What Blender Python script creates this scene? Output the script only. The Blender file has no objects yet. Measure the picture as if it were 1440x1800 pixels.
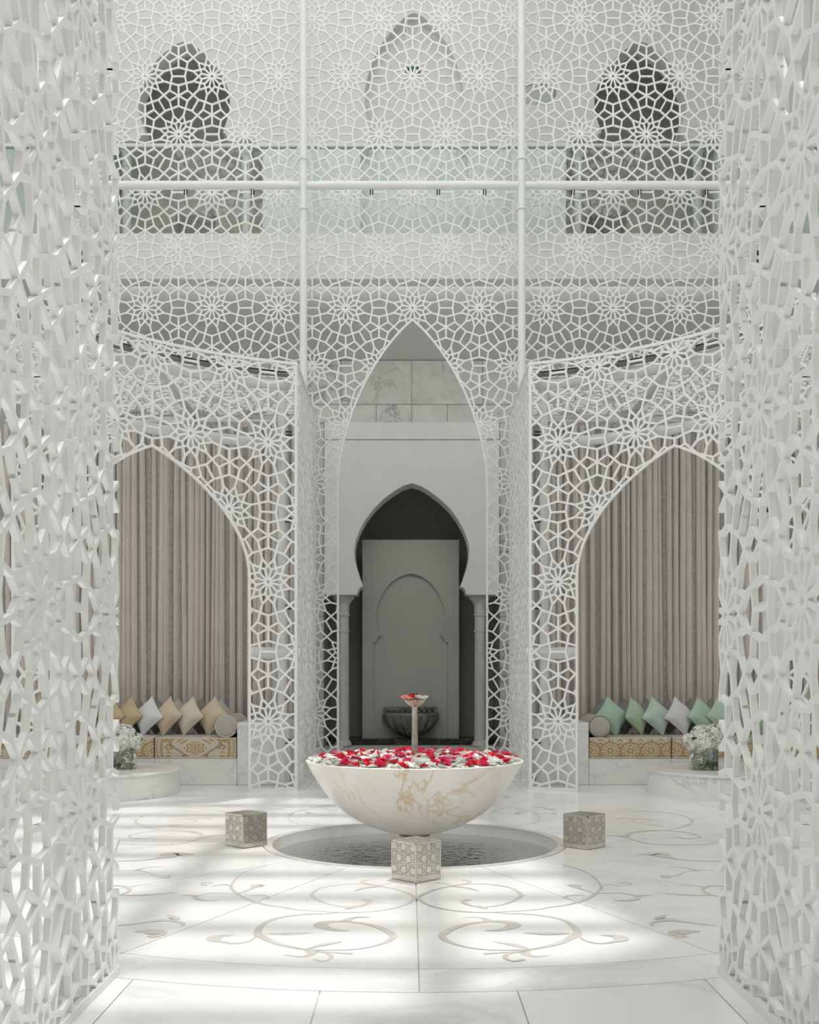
import bpy, math, random
from mathutils import Vector
random.seed(7); JR = random.Random(1)
S = 0.9                      # one lattice module in metres; all numbers below are in modules
AX, CY, R = 0.045, 9.35, 4.45   # axis and centre of the round cage
H = math.sqrt(3) / 2
sc = bpy.context.scene
# ---------------------------------------------------------------- camera, light, exposure
cam = bpy.data.cameras.new('camera'); co = bpy.data.objects.new('camera', cam)
sc.collection.objects.link(co); sc.camera = co
co.location = (0, 0, 1.452 * S); co.rotation_euler = (math.pi / 2, 0, 0)
cam.sensor_fit = 'AUTO'; cam.sensor_width = 36; cam.lens = 36 * 1900 / 1800
cam.shift_y = 285 / 1800; cam.clip_start = 0.05
w = bpy.data.worlds.new('sky'); sc.world = w; w.use_nodes = True
bg = w.node_tree.nodes['Background']; bg.inputs[0].default_value = (0.98, 0.99, 0.975, 1); bg.inputs[1].default_value = 1.66
SUN = Vector((-0.14, -0.25, -1.0))
sl = bpy.data.lights.new('sun', 'SUN'); sl.energy = 1.6; sl.angle = math.radians(1.0); sl.color = (1, 0.985, 0.96)
so = bpy.data.objects.new('sun', sl); sc.collection.objects.link(so)
so.rotation_euler = SUN.to_track_quat('-Z', 'Y').to_euler(); so.location = (0, 8, 20)
cl = bpy.data.lights.new('back_wall_fill', 'AREA'); cl.shape = 'RECTANGLE'; cl.size = 11 * S; cl.size_y = .07 * S; cl.energy = 58; cl.color = (1, .985, .96)
cv = bpy.data.objects.new('back_wall_fill', cl); sc.collection.objects.link(cv); cv.location = (AX * S, 17.0 * S, 7.66 * S)   # added fill for the back wall, hidden behind the gallery slab edge
cv.rotation_euler = Vector((0, 1, .55)).to_track_quat('-Z', 'Y').to_euler()
sc.view_settings.view_transform = 'Standard'; sc.view_settings.look = 'None'
sc.view_settings.exposure = 0.5; sc.view_settings.gamma = 1.0; sc.view_settings.use_curve_mapping = False
sc.cycles.diffuse_bounces = 6; sc.cycles.max_bounces = 12; sc.cycles.transparent_max_bounces = 16

# ---------------------------------------------------------------- materials
def mat(name):
    m = bpy.data.materials.new(name); m.use_nodes = True
    nt = m.node_tree; return m, nt, nt.nodes['Principled BSDF']
def plain(name, col, rough=0.5, metal=0.0, var=0.05, scale=6.0, sheen=0.0, spec=0.4):
    m, nt, b = mat(name)
    n = nt.nodes.new('ShaderNodeTexNoise'); n.inputs['Scale'].default_value = scale; n.inputs['Detail'].default_value = 4
    g = nt.nodes.new('ShaderNodeNewGeometry'); nt.links.new(g.outputs['Position'], n.inputs['Vector'])
    r = nt.nodes.new('ShaderNodeValToRGB'); e = r.color_ramp.elements
    e[0].position, e[1].position = 0.3, 0.7
    e[0].color = tuple(c * (1 - var) for c in col) + (1,); e[1].color = tuple(min(1, c * (1 + var * .6)) for c in col) + (1,)
    nt.links.new(n.outputs['Fac'], r.inputs['Fac']); nt.links.new(r.outputs['Color'], b.inputs['Base Color'])
    b.inputs['Roughness'].default_value = rough; b.inputs['Metallic'].default_value = metal
    b.inputs['Sheen Weight'].default_value = sheen; b.inputs['Specular IOR Level'].default_value = spec
    return m
def marble(name, base, vein, amount=0.5, scale=1.2, rough=0.25, stretch=(1, 1, 1), width=0.035, cloud=0.06, per_object=True, detail=7, dist=1.1):
    m, nt, b = mat(name); N = nt.nodes.new; L = nt.links.new
    g = N('ShaderNodeNewGeometry'); oi = N('ShaderNodeObjectInfo')
    ml = N('ShaderNodeVectorMath'); ml.operation = 'MULTIPLY_ADD'; ml.inputs[1].default_value = stretch
    cx = N('ShaderNodeCombineXYZ'); mm = N('ShaderNodeMath'); mm.operation = 'MULTIPLY'; mm.inputs[1].default_value = 37.0 if per_object else 0
    L(oi.outputs['Random'], mm.inputs[0])
    for i in range(3): L(mm.outputs[0], cx.inputs[i])
    L(g.outputs['Position'], ml.inputs[0]); L(cx.outputs[0], ml.inputs[2])
    n1 = N('ShaderNodeTexNoise'); n1.inputs['Scale'].default_value = scale; n1.inputs['Detail'].default_value = detail; n1.inputs['Roughness'].default_value = .62; n1.inputs['Distortion'].default_value = dist
    L(ml.outputs[0], n1.inputs['Vector'])
    a = N('ShaderNodeMath'); a.operation = 'SUBTRACT'; a.inputs[1].default_value = .5; L(n1.outputs['Fac'], a.inputs[0])
    ab = N('ShaderNodeMath'); ab.operation = 'ABSOLUTE'; L(a.outputs[0], ab.inputs[0])
    mr = N('ShaderNodeMapRange'); mr.inputs['From Min'].default_value = 0; mr.inputs['From Max'].default_value = width; mr.inputs['To Min'].default_value = amount; mr.inputs['To Max'].default_value = 0
    L(ab.outputs[0], mr.inputs['Value'])
    n2 = N('ShaderNodeTexNoise'); n2.inputs['Scale'].default_value = scale * .9; n2.inputs['Detail'].default_value = 3; L(ml.outputs[0], n2.inputs['Vector'])
    mk = N('ShaderNodeMapRange'); mk.inputs['From Min'].default_value = .42; mk.inputs['From Max'].default_value = .62
    L(n2.outputs['Fac'], mk.inputs['Value'])
    mu = N('ShaderNodeMath'); mu.operation = 'MULTIPLY'; L(mr.outputs[0], mu.inputs[0]); L(mk.outputs[0], mu.inputs[1])
    n3 = N('ShaderNodeTexNoise'); n3.inputs['Scale'].default_value = scale * 2.3; n3.inputs['Detail'].default_value = 5; L(ml.outputs[0], n3.inputs['Vector'])
    c3 = N('ShaderNodeMapRange'); c3.inputs['From Min'].default_value = .35; c3.inputs['From Max'].default_value = .75; c3.inputs['To Max'].default_value = cloud
    L(n3.outputs['Fac'], c3.inputs['Value'])
    ad = N('ShaderNodeMath'); ad.operation = 'ADD'; ad.use_clamp = True; L(mu.outputs[0], ad.inputs[0]); L(c3.outputs[0], ad.inputs[1])
    mx = N('ShaderNodeMix'); mx.data_type = 'RGBA'; mx.inputs[6].default_value = base + (1,); mx.inputs[7].default_value = vein + (1,)
    L(ad.outputs[0], mx.inputs[0]); L(mx.outputs[2], b.inputs['Base Color']); b.inputs['Roughness'].default_value = rough
    b.inputs['Specular IOR Level'].default_value = .4
    return m
def glassy(name, tint, gloss=0.08, rough=0.0, bump=0.0, bscale=8):
    m, nt, b = mat(name); N = nt.nodes.new; L = nt.links.new
    out = nt.nodes['Material Output']; nt.nodes.remove(b)
    t = N('ShaderNodeBsdfTransparent'); t.inputs[0].default_value = tint + (1,)
    g = N('ShaderNodeBsdfGlossy'); g.inputs['Roughness'].default_value = rough
    lw = N('ShaderNodeFresnel'); lw.inputs['IOR'].default_value = 1.33 if bump else 1.45
    mx = N('ShaderNodeMixShader'); L(lw.outputs[0], mx.inputs[0]); L(t.outputs[0], mx.inputs[1]); L(g.outputs[0], mx.inputs[2]); L(mx.outputs[0], out.inputs[0])
    if bump:
        ge = N('ShaderNodeNewGeometry'); wv = N('ShaderNodeTexNoise'); wv.inputs['Scale'].default_value = bscale; wv.inputs['Detail'].default_value = 3; wv.inputs['Distortion'].default_value = .8
        L(ge.outputs['Position'], wv.inputs['Vector'])
        bp = N('ShaderNodeBump'); bp.inputs['Strength'].default_value = bump; bp.inputs['Distance'].default_value = .05
        L(wv.outputs['Fac'], bp.inputs['Height']); L(bp.outputs[0], g.inputs['Normal']); L(bp.outputs[0], lw.inputs['Normal'])
    return m
def attr_mat(name, rough=.8):
    m, nt, b = mat(name); a = nt.nodes.new('ShaderNodeAttribute'); a.attribute_name = 'print'
    nt.links.new(a.outputs['Color'], b.inputs['Base Color']); b.inputs['Roughness'].default_value = rough
    return m
def glow(name, col, e):
    m, nt, b = mat(name); b.inputs['Base Color'].default_value = col + (1,)
    b.inputs['Emission Color'].default_value = col + (1,); b.inputs['Emission Strength'].default_value = e; return m

M = dict(
    white=plain('white_lacquered_metal', (.83, .84, .825), .38, var=.015),
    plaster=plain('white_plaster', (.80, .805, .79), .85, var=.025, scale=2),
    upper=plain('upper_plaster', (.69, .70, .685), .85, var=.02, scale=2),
    edge=plain('slab_edge_plaster', (.93, .94, .92), .85, var=.02, scale=2),
    soffit=plain('soffit_plaster', (.90, .90, .875), .9, var=.03, scale=1.5),
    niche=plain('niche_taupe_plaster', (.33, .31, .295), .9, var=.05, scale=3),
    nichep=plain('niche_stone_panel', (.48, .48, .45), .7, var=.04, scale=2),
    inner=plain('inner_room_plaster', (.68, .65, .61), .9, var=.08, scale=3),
    steel=plain('white_steel_tube', (.82, .825, .825), .3, var=.02),
    grey=plain('grey_flashing', (.42, .42, .41), .5, var=.1),
    black=plain('black_rubber', (.03, .03, .03), .5),
    joint=plain('floor_joint', (.60, .58, .56), .8),
    floor=marble('white_floor_marble', (.88, .88, .872), (.50, .50, .50), .34, .75, .16, (1, 1, 1), .06, .17),
    inlay=plain('beige_inlay', (.63, .60, .56), .25, var=.1, scale=5),
    wallm=marble('grey_wall_marble', (.60, .605, .575), (.20, .20, .185), .8, 1.3, .3, (1, 1, 1), .03, .25),
    bench=marble('bench_marble', (.86, .85, .83), (.42, .42, .42), .5, 1.5, .25, (1, 1, 2.2), .04, .16),
    onyx=marble('onyx_bowl', (.90, .875, .845), (.68, .49, .25), .72, 1.35, .22, (1.7, 1.7, .45), .024, .2, False, 4.5, .5),
    blackm=marble('black_marble', (.018, .02, .018), (.35, .38, .35), .7, 5, .2, (1, 1, 1), .02, .05),
    greym=marble('dark_grey_marble', (.25, .26, .24), (.02, .02, .02), .9, 4.5, .3, (1, 1, 1), .05, .4),
    columnm=marble('column_marble', (.62, .63, .60), (.35, .35, .33), .4, 2, .3, (1, 1, .4), .03, .2),
    curtain=plain('greige_silk_curtain', (.82, .77, .73), .42, var=.05, scale=3, sheen=.3),
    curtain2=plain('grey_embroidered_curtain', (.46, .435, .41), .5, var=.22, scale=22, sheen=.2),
    silver=plain('pierced_silver', (.68, .645, .585), .3, .85, var=.08, scale=20),
    bronze=plain('spout_metal', (.50, .44, .385), .2, .85, var=.2, scale=25),
    gold=plain('gold_silk', (.62, .475, .29), .42, var=.06, sheen=.2), cream=plain('cream_silk', (.74, .67, .55), .42, var=.05, sheen=.2),
    sand=plain('sand_silk', (.69, .57, .41), .42, var=.05, sheen=.2),
    paleblue=plain('white_silk', (.78, .79, .82), .42, var=.03, sheen=.2), mint=plain('mint_green_silk', (.47, .63, .52), .42, var=.06, sheen=.2),
    mint2=plain('pale_mint_silk', (.54, .68, .59), .42, var=.06, sheen=.2), mint3=plain('sage_green_silk', (.46, .58, .42), .42, var=.08, sheen=.2),
    lilac=plain('pale_lilac_silk', (.76, .74, .77), .42, var=.03, sheen=.2), dgrey=plain('dark_grey_silk', (.24, .225, .215), .5, var=.08, sheen=.2),
    taupe=plain('taupe_silk', (.47, .44, .405), .42, var=.05, sheen=.2), piping=plain('cream_piping', (.70, .63, .53), .6),
    damask=attr_mat('damask_print'), red=plain('red_petal', (.80, .008, .045), .5, var=.35, scale=40), pink=plain('magenta_petal', (.80, .02, .16), .5, var=.25, scale=40),
    wpetal=plain('white_petal', (.86, .875, .83), .6, var=.05, scale=30), peach=plain('peach_petal', (.88, .42, .30), .6, var=.1, scale=30),
    leaf=plain('green_leaf', (.06, .14, .05), .5, var=.3, scale=30), stem=plain('pale_stem', (.35, .46, .25), .5, var=.2, scale=30),
    glass=glassy('clear_glass', (.975, .99, .98)), gglass=glassy('green_balustrade_glass', (.94, .985, .96)),
    water=glassy('rippling_water', (.90, .915, .91), rough=.02, bump=.2, bscale=13), basin=marble('basin_marble', (.87, .87, .865), (.5, .5, .5), .3, 2, .3, per_object=False),
    lamp=glow('candle_glow', (1, .45, .08), 4), sign=plain('exit_sign_green', (.03, .10, .085), .5), signw=plain('exit_sign_white', (.8, .82, .8), .5),
    lglass=plain('lamp_glass', (.80, .82, .82), .15))

# ---------------------------------------------------------------- mesh builder
class MB:
    def __init__(s): s.v = []; s.f = []; s.c = None
    def quad(s, a, b, c, d):
        i = len(s.v); s.v += [a, b, c, d]; s.f.append((i, i + 1, i + 2, i + 3))
    def box(s, x0, x1, y0, y1, z0, z1):
        i = len(s.v)
        s.v += [(x0, y0, z0), (x1, y0, z0), (x1, y1, z0), (x0, y1, z0), (x0, y0, z1), (x1, y0, z1), (x1, y1, z1), (x0, y1, z1)]
        s.f += [tuple(i + k for k in q) for q in ((3, 2, 1, 0), (4, 5, 6, 7), (0, 1, 5, 4), (1, 2, 6, 5), (2, 3, 7, 6), (3, 0, 4, 7))]
        return s
    def bbox(s, x0, x1, y0, y1, z0, z1, b):      # box with chamfered top and side edges
        def ring(e, z): return [(x0 + e, y0 + e, z), (x1 - e, y0 + e, z), (x1 - e, y1 - e, z), (x0 + e, y1 - e, z)]
        i = len(s.v); s.v += ring(b, z0) + ring(0, z0 + b) + ring(0, z1 - b) + ring(b, z1)
        s.f.append((i + 3, i + 2, i + 1, i)); s.f.append((i + 12, i + 13, i + 14, i + 15))
        for k in range(3):
            for j in range(4): s.f.append((i + 4 * k + j, i + 4 * k + (j + 1) % 4, i + 4 * k + 4 + (j + 1) % 4, i + 4 * k + 4 + j))
        return s
    def tube(s, pts, r, n=10, closed=False, caps=True):
        pts = [Vector(p) for p in pts]; m = len(pts); base = len(s.v); rr = r if isinstance(r, (list, tuple)) else [r] * m
        for k, p in enumerate(pts):
            if closed: d = pts[(k + 1) % m] - pts[k - 1]
            else: d = pts[min(k + 1, m - 1)] - pts[max(k - 1, 0)]
            d.normalize(); up = Vector((0, 0, 1)) if abs(d.z) < .95 else Vector((1, 0, 0))
            a = d.cross(up).normalized(); b = a.cross(d)
            for j in range(n):
                t = 2 * math.pi * j / n; s.v.append(tuple(p + (a * math.cos(t) + b * math.sin(t)) * rr[k]))
        for k in range(m if closed else m - 1):
            for j in range(n):
                a0 = base + k * n; a1 = base + ((k + 1) % m) * n
                s.f.append((a0 + j, a1 + j, a1 + (j + 1) % n, a0 + (j + 1) % n))
        if caps and not closed:
            s.f.append(tuple(base + j for j in range(n))); s.f.append(tuple(base + (m - 1) * n + n - 1 - j for j in range(n)))
        return s
    def lathe(s, prof, cx=0, cy=0, n=32, a0=0, a1=2 * math.pi, rfun=None):
        full = abs(a1 - a0 - 2 * math.pi) < 1e-6; cols = n if full else n + 1; base = len(s.v)
        for (r, z) in prof:
            for j in range(cols):
                t = a0 + (a1 - a0) * j / n; q = r * (rfun(t, z) if rfun else 1)
                s.v.append((cx + q * math.cos(t), cy + q * math.sin(t), z))
        for k in range(len(prof) - 1):
            for j in range(n):
                b0 = base + k * cols; b1 = b0 + cols; j2 = (j + 1) % cols
                s.f.append((b0 + j, b0 + j2, b1 + j2, b1 + j))
        return s
    def cyl(s, cx, cy, r, z0, z1, n=20): return s.tube([(cx, cy, z0), (cx, cy, z1)], r, n)
    def prism(s, poly, z0, z1):
        n = len(poly); i = len(s.v); s.v += [(x, y, z0) for x, y in poly] + [(x, y, z1) for x, y in poly]
        s.f.append(tuple(i + n - 1 - k for k in range(n))); s.f.append(tuple(i + n + k for k in range(n)))
        for k in range(n): s.f.append((i + k, i + (k + 1) % n, i + n + (k + 1) % n, i + n + k))
        return s
    def wall_prism(s, poly, y0, y1):              # poly in (x, z), extruded along y
        n = len(poly); i = len(s.v); s.v += [(x, y0, z) for x, z in poly] + [(x, y1, z) for x, z in poly]
        s.f.append(tuple(i + k for k in range(n))); s.f.append(tuple(i + 2 * n - 1 - k for k in range(n)))
        for k in range(n): s.f.append((i + (k + 1) % n, i + k, i + n + k, i + n + (k + 1) % n))
        return s
ORG = {}
def link(o, parent, origin, rot=None):
    sc.collection.objects.link(o); ORG[o.name] = origin
    p = ORG[parent.name] if parent else (0, 0, 0)
    o.location = tuple((a - b) * S for a, b in zip(origin, p)); o.parent = parent
    if rot: o.rotation_euler = rot
    return o
def mesh(name, mb, m, smooth=False, origin=(0, 0, 0)):
    me = bpy.data.meshes.new(name)
    me.from_pydata([((x - origin[0]) * S, (y - origin[1]) * S, (z - origin[2]) * S) for x, y, z in mb.v], [], mb.f)
    if mb.c:
        at = me.color_attributes.new('print', 'FLOAT_COLOR', 'POINT')
        for i, c in enumerate(mb.c): at.data[i].color = (c[0], c[1], c[2], 1)
    me.materials.append(m if not isinstance(m, str) else M[m])
    if smooth:
        me.shade_smooth()
        if smooth != 'all': me.set_sharp_from_angle(angle=math.radians(smooth if smooth is not True else 40))
    me.update(); return me
def tag(o, label=None, cat=None, group=None, kind=None):
    for k, v in (('label', label), ('category', cat), ('group', group), ('kind', kind)):
        if v: o[k] = v
    return o
def part(name, mb, m, parent, smooth=False, label=None, local=False, kind=None):
    og = (0, 0, 0) if (local or parent is None) else ORG[parent.name]
    o = bpy.data.objects.new(name, mesh(name, mb, m, smooth, og))
    link(o, parent, ORG[parent.name] if parent else (0, 0, 0))
    return tag(o, label, kind=kind)
def thing(name, loc, label, cat, group=None, rot=None):
    o = bpy.data.objects.new(name, None); o.empty_display_size = .05; link(o, None, loc, rot); return tag(o, label, cat, group)
def solo(name, mb, m, loc, label, cat, group=None, smooth=False, rot=None, local=False):
    o = bpy.data.objects.new(name, mesh(name, mb, m, smooth, (0, 0, 0) if local else loc)); link(o, None, loc, rot); return tag(o, label, cat, group)
def struct(name, mb, m, smooth=False, label=None):
    o = part(name, mb, m, None, smooth); return tag(o, label, kind='structure')
def inst(name, me, parent, loc, rot=None, scale=None):
    o = bpy.data.objects.new(name, me); link(o, parent, loc, rot)
    if scale: o.scale = scale
    return o

# ---------------------------------------------------------------- star lattice
def pol(r, a): return (r * math.cos(math.radians(a)), r * math.sin(math.radians(a)))
def star_segments():
    seg = []
    for k in range(12):
        a = 15 + 30 * k
        seg.append((pol(.04, a), pol(.159, a)))
        for d in (-15, 15):
            seg.append((pol(.159, a), pol(.2, a + d))); seg.append((pol(.2, a + d), pol(.288, a)))
        Q = pol(.396, a); seg.append((pol(.288, a), Q))
        b, t = (a - 15, a + 15) if (a - 15) % 60 == 0 else (a + 15, a - 15)
        seg.append((Q, pol(.404, b))); seg.append((Q, pol(.422, t)))
        sg = 1 if a > b else -1; r = math.hypot(.5, .1335); Mp = pol(r, b + sg * math.degrees(math.atan2(.1335, .5)))
        seg.append((Q, Mp)); seg.append((Mp, pol(.57735, t)))
    for k in range(6):
        seg.append((pol(.404, 60 * k), pol(.5, 60 * k))); seg.append((pol(.422, 30 + 60 * k), pol(.57735, 30 + 60 * k)))
    return seg
SEG = star_segments()
def strut(mb, fm, a, b, wd, dp, ext=True):
    dx, dy = b[0] - a[0], b[1] - a[1]; L = math.hypot(dx, dy)
    if L < 1e-4: return
    dx /= L; dy /= L; e = wd * .32 if ext else 0
    a = (a[0] - dx * e, a[1] - dy * e); b = (b[0] + dx * e, b[1] + dy * e); nx, ny = -dy * wd / 2, dx * wd / 2
    dp *= .93 + .14 * JR.random()      # tops never exactly level, as on hand finished joints
    i = len(mb.v)
    for z in (-dp / 2, dp / 2):
        for (p, sg) in ((a, -1), (b, -1), (b, 1), (a, 1)): mb.v.append(fm(p[0] + sg * nx, p[1] + sg * ny, z))
    for q in ((3, 2, 1, 0), (4, 5, 6, 7), (0, 1, 5, 4), (1, 2, 6, 5), (2, 3, 7, 6), (3, 0, 4, 7)): mb.f.append(tuple(i + k for k in q))
def clip(a, b, ins):
    n = 10; P = [(a[0] + (b[0] - a[0]) * k / n, a[1] + (b[1] - a[1]) * k / n) for k in range(n + 1)]; I = [ins(*p) for p in P]
    if all(I): return [(a, b)]
    if not any(I): return []
    out = []; st = a if I[0] else None
    for k in range(n):
        if I[k] != I[k + 1]:
            p, q = (P[k], P[k + 1]); inn = I[k]
            for _ in range(10):
                m = ((p[0] + q[0]) / 2, (p[1] + q[1]) / 2)
                if ins(*m) == inn: p = m
                else: q = m
            if inn: out.append((st, p)); st = None
            else: st = p
    if st is not None: out.append((st, b))
    return out
def lattice(fm, ins, u0, u1, v0, v1, phase, wd=.024, dp=.024, scale=1.0, hub=True):
    mb = MB(); near = {}
    for j in range(int(v0 / scale / H) - 2, int(v1 / scale / H) + 3):
        cv = j * H * scale; ph = (phase + (.5 if j % 2 else 0)) * scale
        for i in range(int((u0 - ph) / scale) - 2, int((u1 - ph) / scale) + 3):
            cu = ph + i * scale
            if cu < u0 - .7 * scale or cu > u1 + .7 * scale or cv < v0 - .7 * scale or cv > v1 + .7 * scale: continue
            for a, b in SEG:
                p = (cu + a[0] * scale, cv + a[1] * scale); q = (cu + b[0] * scale, cv + b[1] * scale)
                mid = ((p[0] + q[0]) / 2 / scale, (p[1] + q[1]) / 2 / scale)
                if any(abs(mid[0] - o_[0]) + abs(mid[1] - o_[1]) < .004 for ax in (-1, 0, 1) for ay in (-1, 0, 1) for o_ in near.get((round(mid[0] * 20) + ax, round(mid[1] * 20) + ay), ())): continue
                near.setdefault((round(mid[0] * 20), round(mid[1] * 20)), []).append(mid)
                for s0, s1 in clip(p, q, ins): strut(mb, fm, s0, s1, wd, dp)
            if hub and ins(cu, cv):
                n = 12; k0 = len(mb.v); ro, ri = .058 * scale, .02 * scale; hd = dp * 1.1
                for z in (-hd / 2, hd / 2):
                    for r in (ro, ri):
                        for k in range(n):
                            t = 2 * math.pi * k / n; mb.v.append(fm(cu + r * math.cos(t), cv + r * math.sin(t), z))
                for k in range(n):
                    k2 = (k + 1) % n; A, B, C_, D = k0, k0 + n, k0 + 2 * n, k0 + 3 * n
                    mb.f += [(A + k, B + k, B + k2, A + k2), (C_ + k, C_ + k2, D + k2, D + k), (A + k, A + k2, C_ + k2, C_ + k), (B + k, D + k, D + k2, B + k2)]
    return mb
def strip(fm, pts, wd=.03, dp=.034):
    mb = MB()
    for a, b in zip(pts, pts[1:]): strut(mb, fm, a, b, wd, dp)
    return mb
def bez(p0, p1, p2, p3, n=24):
    o = []
    for k in range(n + 1):
        t = k / n; m = 1 - t; o.append(tuple(m**3 * a + 3 * m * m * t * b + 3 * m * t * t * c + t**3 * d for a, b, c, d in zip(p0, p1, p2, p3)))
    return o
def lin(a, b, n): return [(a[0] + (b[0] - a[0]) * k / n, a[1] + (b[1] - a[1]) * k / n) for k in range(n + 1)]
def interp(xs, ys, x):
    for k in range(len(xs) - 1):
        if xs[k] <= x <= xs[k + 1]: return ys[k] + (ys[k + 1] - ys[k]) * (x - xs[k]) / max(1e-9, xs[k + 1] - xs[k])
    return ys[0] if x < xs[0] else ys[-1]
TOP = 5.34

# ================================================================ SETTING
# floor: one base sheet with the basin hole, marble slabs on it as parts
NB = 96
fb = MB()
for k in range(NB):
    t = 2 * math.pi * k / NB; fb.v.append((AX + 1.27 * math.cos(t), CY + 1.27 * math.sin(t), -.012))
for k in range(NB):
    t = 2 * math.pi * k / NB; fb.v.append((AX + 16 * math.cos(t), CY + 16 * math.sin(t), -.012))
fb.f = [(k, NB + k, NB + (k + 1) % NB, (k + 1) % NB) for k in range(NB)]
floor = struct('floor', fb, 'joint', label='white marble floor with beige scroll inlay round the fountain')
G = .0035
def slab(poly): part('floor_slab', MB().prism([(AX + x, CY + y) for x, y in poly], -.012, 0), 'floor', floor)
def sector(r0, r1, t0, t1, n=6):
    g0 = G / r0; g1 = G / r1
    a = [(( r0 + G) * math.sin(t0 + g0 + (t1 - t0 - 2 * g0) * k / n), -(r0 + G) * math.cos(t0 + g0 + (t1 - t0 - 2 * g0) * k / n)) for k in range(n + 1)]
    b = [((r1 - G) * math.sin(t0 + g1 + (t1 - t0 - 2 * g1) * k / n), -(r1 - G) * math.cos(t0 + g1 + (t1 - t0 - 2 * g1) * k / n)) for k in range(n + 1)]
    return b[::-1] + a if False else a[::-1] + b
def area(p): return sum(p[i][0] * p[(i + 1) % len(p)][1] - p[(i + 1) % len(p)][0] * p[i][1] for i in range(len(p))) / 2
def ccw(p): return p if area(p) > 0 else p[::-1]
def half(poly, sx, lim):                      # keep sx*x >= lim
    out = []
    for i in range(len(poly)):
        p, q = poly[i], poly[(i + 1) % len(poly)]; a, b = sx * p[0] - lim, sx * q[0] - lim
        if a >= 0: out.append(p)
        if (a > 0) != (b > 0) and abs(a - b) > 1e-9:
            t = a / (a - b); out.append((p[0] + (q[0] - p[0]) * t, p[1] + (q[1] - p[1]) * t))
    return out
R1, R2, R3 = 1.30, 4.03, 4.42
st = math.pi / 8
for k in range(16):
    slab(ccw(sector(R1, R2, k * st, (k + 1) * st, 8))); slab(ccw(sector(R2, R3, k * st, (k + 1) * st, 6)))
for (x0, x1) in ((-1.36, -.455), (-.455, .45), (.45, 1.36)):
    for sy in (-1, 1):
        arc = [(x, sy * math.sqrt(R3 * R3 - x * x)) for x in (x0 + G + (x1 - x0 - 2 * G) * k / 6 for k in range(7))]
        ys = [sy * 5.6, sy * 7.3, sy * 9.0, sy * 10.8]
        slab(ccw([(p[0], p[1] + sy * G) for p in arc] + [(x1 - G, ys[0]), (x0 + G, ys[0])]))
        for a, b in zip(ys, ys[1:]): slab(ccw([(x0 + G, a + sy * 2 * G), (x1 - G, a + sy * 2 * G), (x1 - G, b), (x0 + G, b)]))
for k in range(16):
    for (ra, rb) in ((R3, 5.6), (5.6, 7.2), (7.2, 9.5), (9.5, 13.5)):
        for sx in (-1, 1):
            p = half(sector(ra, rb, k * st, (k + 1) * st, 6), sx, 1.36 + G)
            if len(p) > 2 and abs(area(p)) > .01: slab(ccw(p))
part('basin_rim', MB().lathe([(1.255, -.012), (1.225, -.002), (1.225, .001), (R1 - .004, .001), (R1 - .004, -.012)], AX, CY, 96), 'inlay', floor, True, label='beige stone rim round the sunken water basin')
part('basin_wall', MB().lathe([(1.24, -.19), (1.24, -.005)], AX, CY, 96), 'basin', floor, 'all')
part('basin_bottom', MB().lathe([(0.001, -.185), (1.25, -.185)], AX, CY, 64), 'basin', floor)
wt = MB().lathe([(0.001, -.105), (1.238, -.105)], AX, CY, 64)
wo = part('water', wt, 'water', None, 'all'); tag(wo, 'rippling water in the round basin under the bowl', 'water', kind='stuff')

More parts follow.
